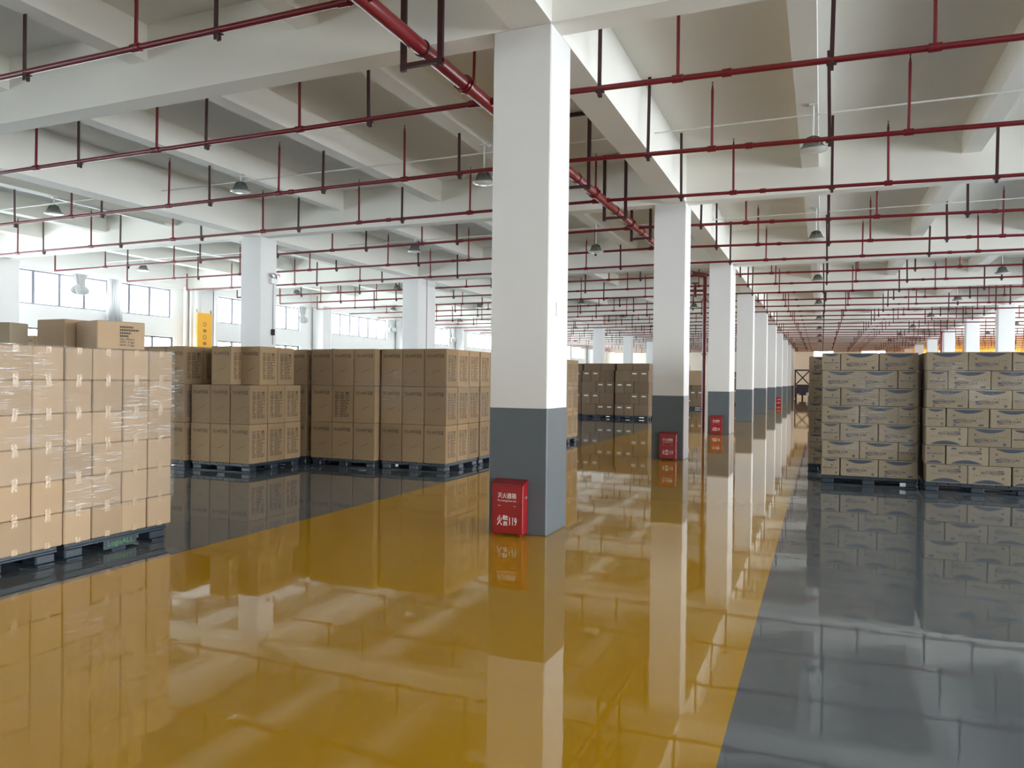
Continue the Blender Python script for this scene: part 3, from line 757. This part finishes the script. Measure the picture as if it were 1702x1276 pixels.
rl = tag(empty('curtain_rail', (0, 0, 5.22)), 'curtain rail at the far right end for the orange curtains', 'rail')
MB().cyl((8.6,YF-.35,0),(XR,YF-.35,0),.02,8).cyl((XR-.3,64,0),(XR-.3,YF,0),.02,8).build('rail', M['conduit'], rl)
cu = MB(); n = 60; H0, H1 = 2.1, 5.135
for j in range(13):
    f = j/12; z = H1-(H1-H0)*f; hw = .28+.13*f
    for k in range(n+1):
        u = k/n*2-1; cu.v.append((.11*math.sin(u*24+.6*math.sin(f*3))*(.6+.4*f)+.02*math.sin(u*51), u*hw+.02*math.sin(f*5), z))
for j in range(12):
    for k in range(n): a = j*(n+1)+k; cu.f.append((a, a+1, a+n+2, a+n+1))
tag(cu.build('hanging_curtain', M['wsheer'], None, (XL+.25, 19.76, 0), smooth=True), 'long white pleated curtain hanging open at the nearest left window', 'curtain')
for x, y, r, lab in ((-23.9, 22.85, .07, 'white downpipe left of the window-wall column'), (-23.9, 23.15, .05, 'thin white downpipe beside it against the column')):
    tag(MB().cyl((0,0,0),(0,0,5.2),r,14).build('downpipe', M['conduit'], None, (x, y, 0), smooth=True), lab, 'pipe')
for k, y in ((2, 24.25), (3, 32.4)):
    q = tag(empty('cable_riser', (-23.95, y, 0)), 'bundle of grey vertical conduits beside the %s column of the window wall' % ordn(k+1), 'conduit')
    for i in range(5): MB().cyl((.05*(i % 2),.11*i-.2,0),(.05*(i % 2),.11*i-.2,5.2),.045,10).build('conduit', M['steel'], q, smooth=True)
og = tag(empty('guard_panel', (-23.4, 23.38, 0)), 'tall orange guard panel with black lettering before the window-wall column', 'panel')
MB().box(-.05,-.40,1.2,.0,.40,4.18).build('panel', M['orange'], og)
for s in (-.38, .38): MB().box(-.07,s-.02,0,-.04,s+.02,4.32).build('post', M['lampbody'], og)
t = MB(); t2 = MB()
for i in range(9): disc(t, .0, 3.72-i*.26, .10, 8, 'yz', .003, .06) if i % 2 == 0 else rect(t, -.09, 3.66-i*.26, .09, 3.78-i*.26, 'yz', .003)
t.build('lettering', mat('brown_lettering', (.32, .17, .02), .6), og)['kind'] = 'stuff'
# emergency light on the left-row column
em = tag(empty('emergency_light', (-13.42, 15.74, 4.05)), 'white twin-head emergency light on the side of the left column', 'lamp')
bevb = bevel(MB().box(0,-.13,0,.08,.13,.14).mesh('case', M['whiteink']), .01); put('case', bevb, em)
for s in (-.09, .09):
    MB().lathe([(.02,0),(.05,.02),(.06,.06),(.05,.065)], n=14).build('lamp_head', M['steel'], em, (.06,s,.22), (0,math.pi/2,0), smooth=True)
    MB().cyl((.05,s,.12),(.05,s,.2),.012,8).build('swivel', M['lampbody'], em)
MB().cyl((.02,.0,0),(.02,.0,-1.6),.006,6).build('cord', M['rubber'], em)
sw = tag(bevel(MB().box(0,-.05,0,.05,.05,.16).mesh('switch_box', M['rubber']), .006) and put('switch_box', bevel(MB().box(0,-.05,0,.05,.05,.16).mesh('switch_box', M['rubber']), .006), None, (-13.42, 15.74, 2.70)), 'small black switch box under the emergency light', 'switch')
tag(put('socket_plate', bevel(MB().box(0,-.05,-.07,.012,.05,.07).mesh('socket_plate', M['colw']), .003), None, (-2.576, 7.42, 2.34)), 'small white plate on the bright side of the nearest column', 'socket')
# ================================================================ FAR END
rt = tag(empty('reach_truck', (-1.75, 80.2, 0)), 'dark parked reach truck with crossed mast braces at the far end of the lane', 'forklift')
MB().box(-.75,-.3,.35,.75,1.2,1.15).box(-.6,.0,1.15,.6,1.0,1.35).build('body', M['purple'], rt)
for s in (-.75, .62): MB().box(s,-.45,.1,s+.13,-.3,2.9).build('mast_post', M['purple'], rt)
MB().box(-.75,-.47,2.78,.75,-.3,2.92).box(-.75,-.47,1.3,.75,-.3,1.42).build('cross_bar', M['purple'], rt)
for a, b in (((-.6,-.4,1.45),(.6,-.4,2.75)), ((-.6,-.4,2.75),(.6,-.4,1.45))): MB().cyl(a, b, .06, 8).build('brace', M['purple'], rt)
for x in (-.6, 0, .6): MB().cyl((x-.08,-.5,.22),(x+.08,-.5,.22),.22,14).build('wheel', M['rubber'], rt, smooth=True)
MB().box(-.5,-.75,.3,-.3,-.6,.5).box(.35,-.75,.3,.62,-.6,.62).build('battery_cover', M['steel'], rt)
for i, (x0, x1) in enumerate(((8.7, 11.2), (11.3, 13.8), (13.9, 18.7))):
    n = 40; mb = MB()
    for k in range(n+1):
        x = x0+(x1-x0)*k/n
        for z in (2.0, 5.22): mb.v.append((x, YF-.35+.08*math.sin(k*1.9), z))
    for k in range(n): mb.f.append((2*k, 2*k+2, 2*k+3, 2*k+1))
    tag(mb.build('orange_curtain', M['osheer'], smooth=True), 'sunlit orange curtain over the end window, %s from the left' % ordn(i+1), 'curtain', 'orange curtains at the far right end')
for i, (y0, y1) in enumerate(((64.5, 71.5), (72.8, 79.8), (81, 87.8))):
    n = 60; mb = MB()
    for k in range(n+1):
        y = y0+(y1-y0)*k/n
        for z in (.7, 5.2): mb.v.append((XR-.3+.07*math.sin(k*1.9), y, z))
    for k in range(n): mb.f.append((2*k, 2*k+2, 2*k+3, 2*k+1))
    tag(mb.build('orange_curtain', M['osheer'], smooth=True), 'sunlit orange curtain along the right wall, %s toward the end' % ordn(i+1), 'curtain', 'orange curtains at the far right end')
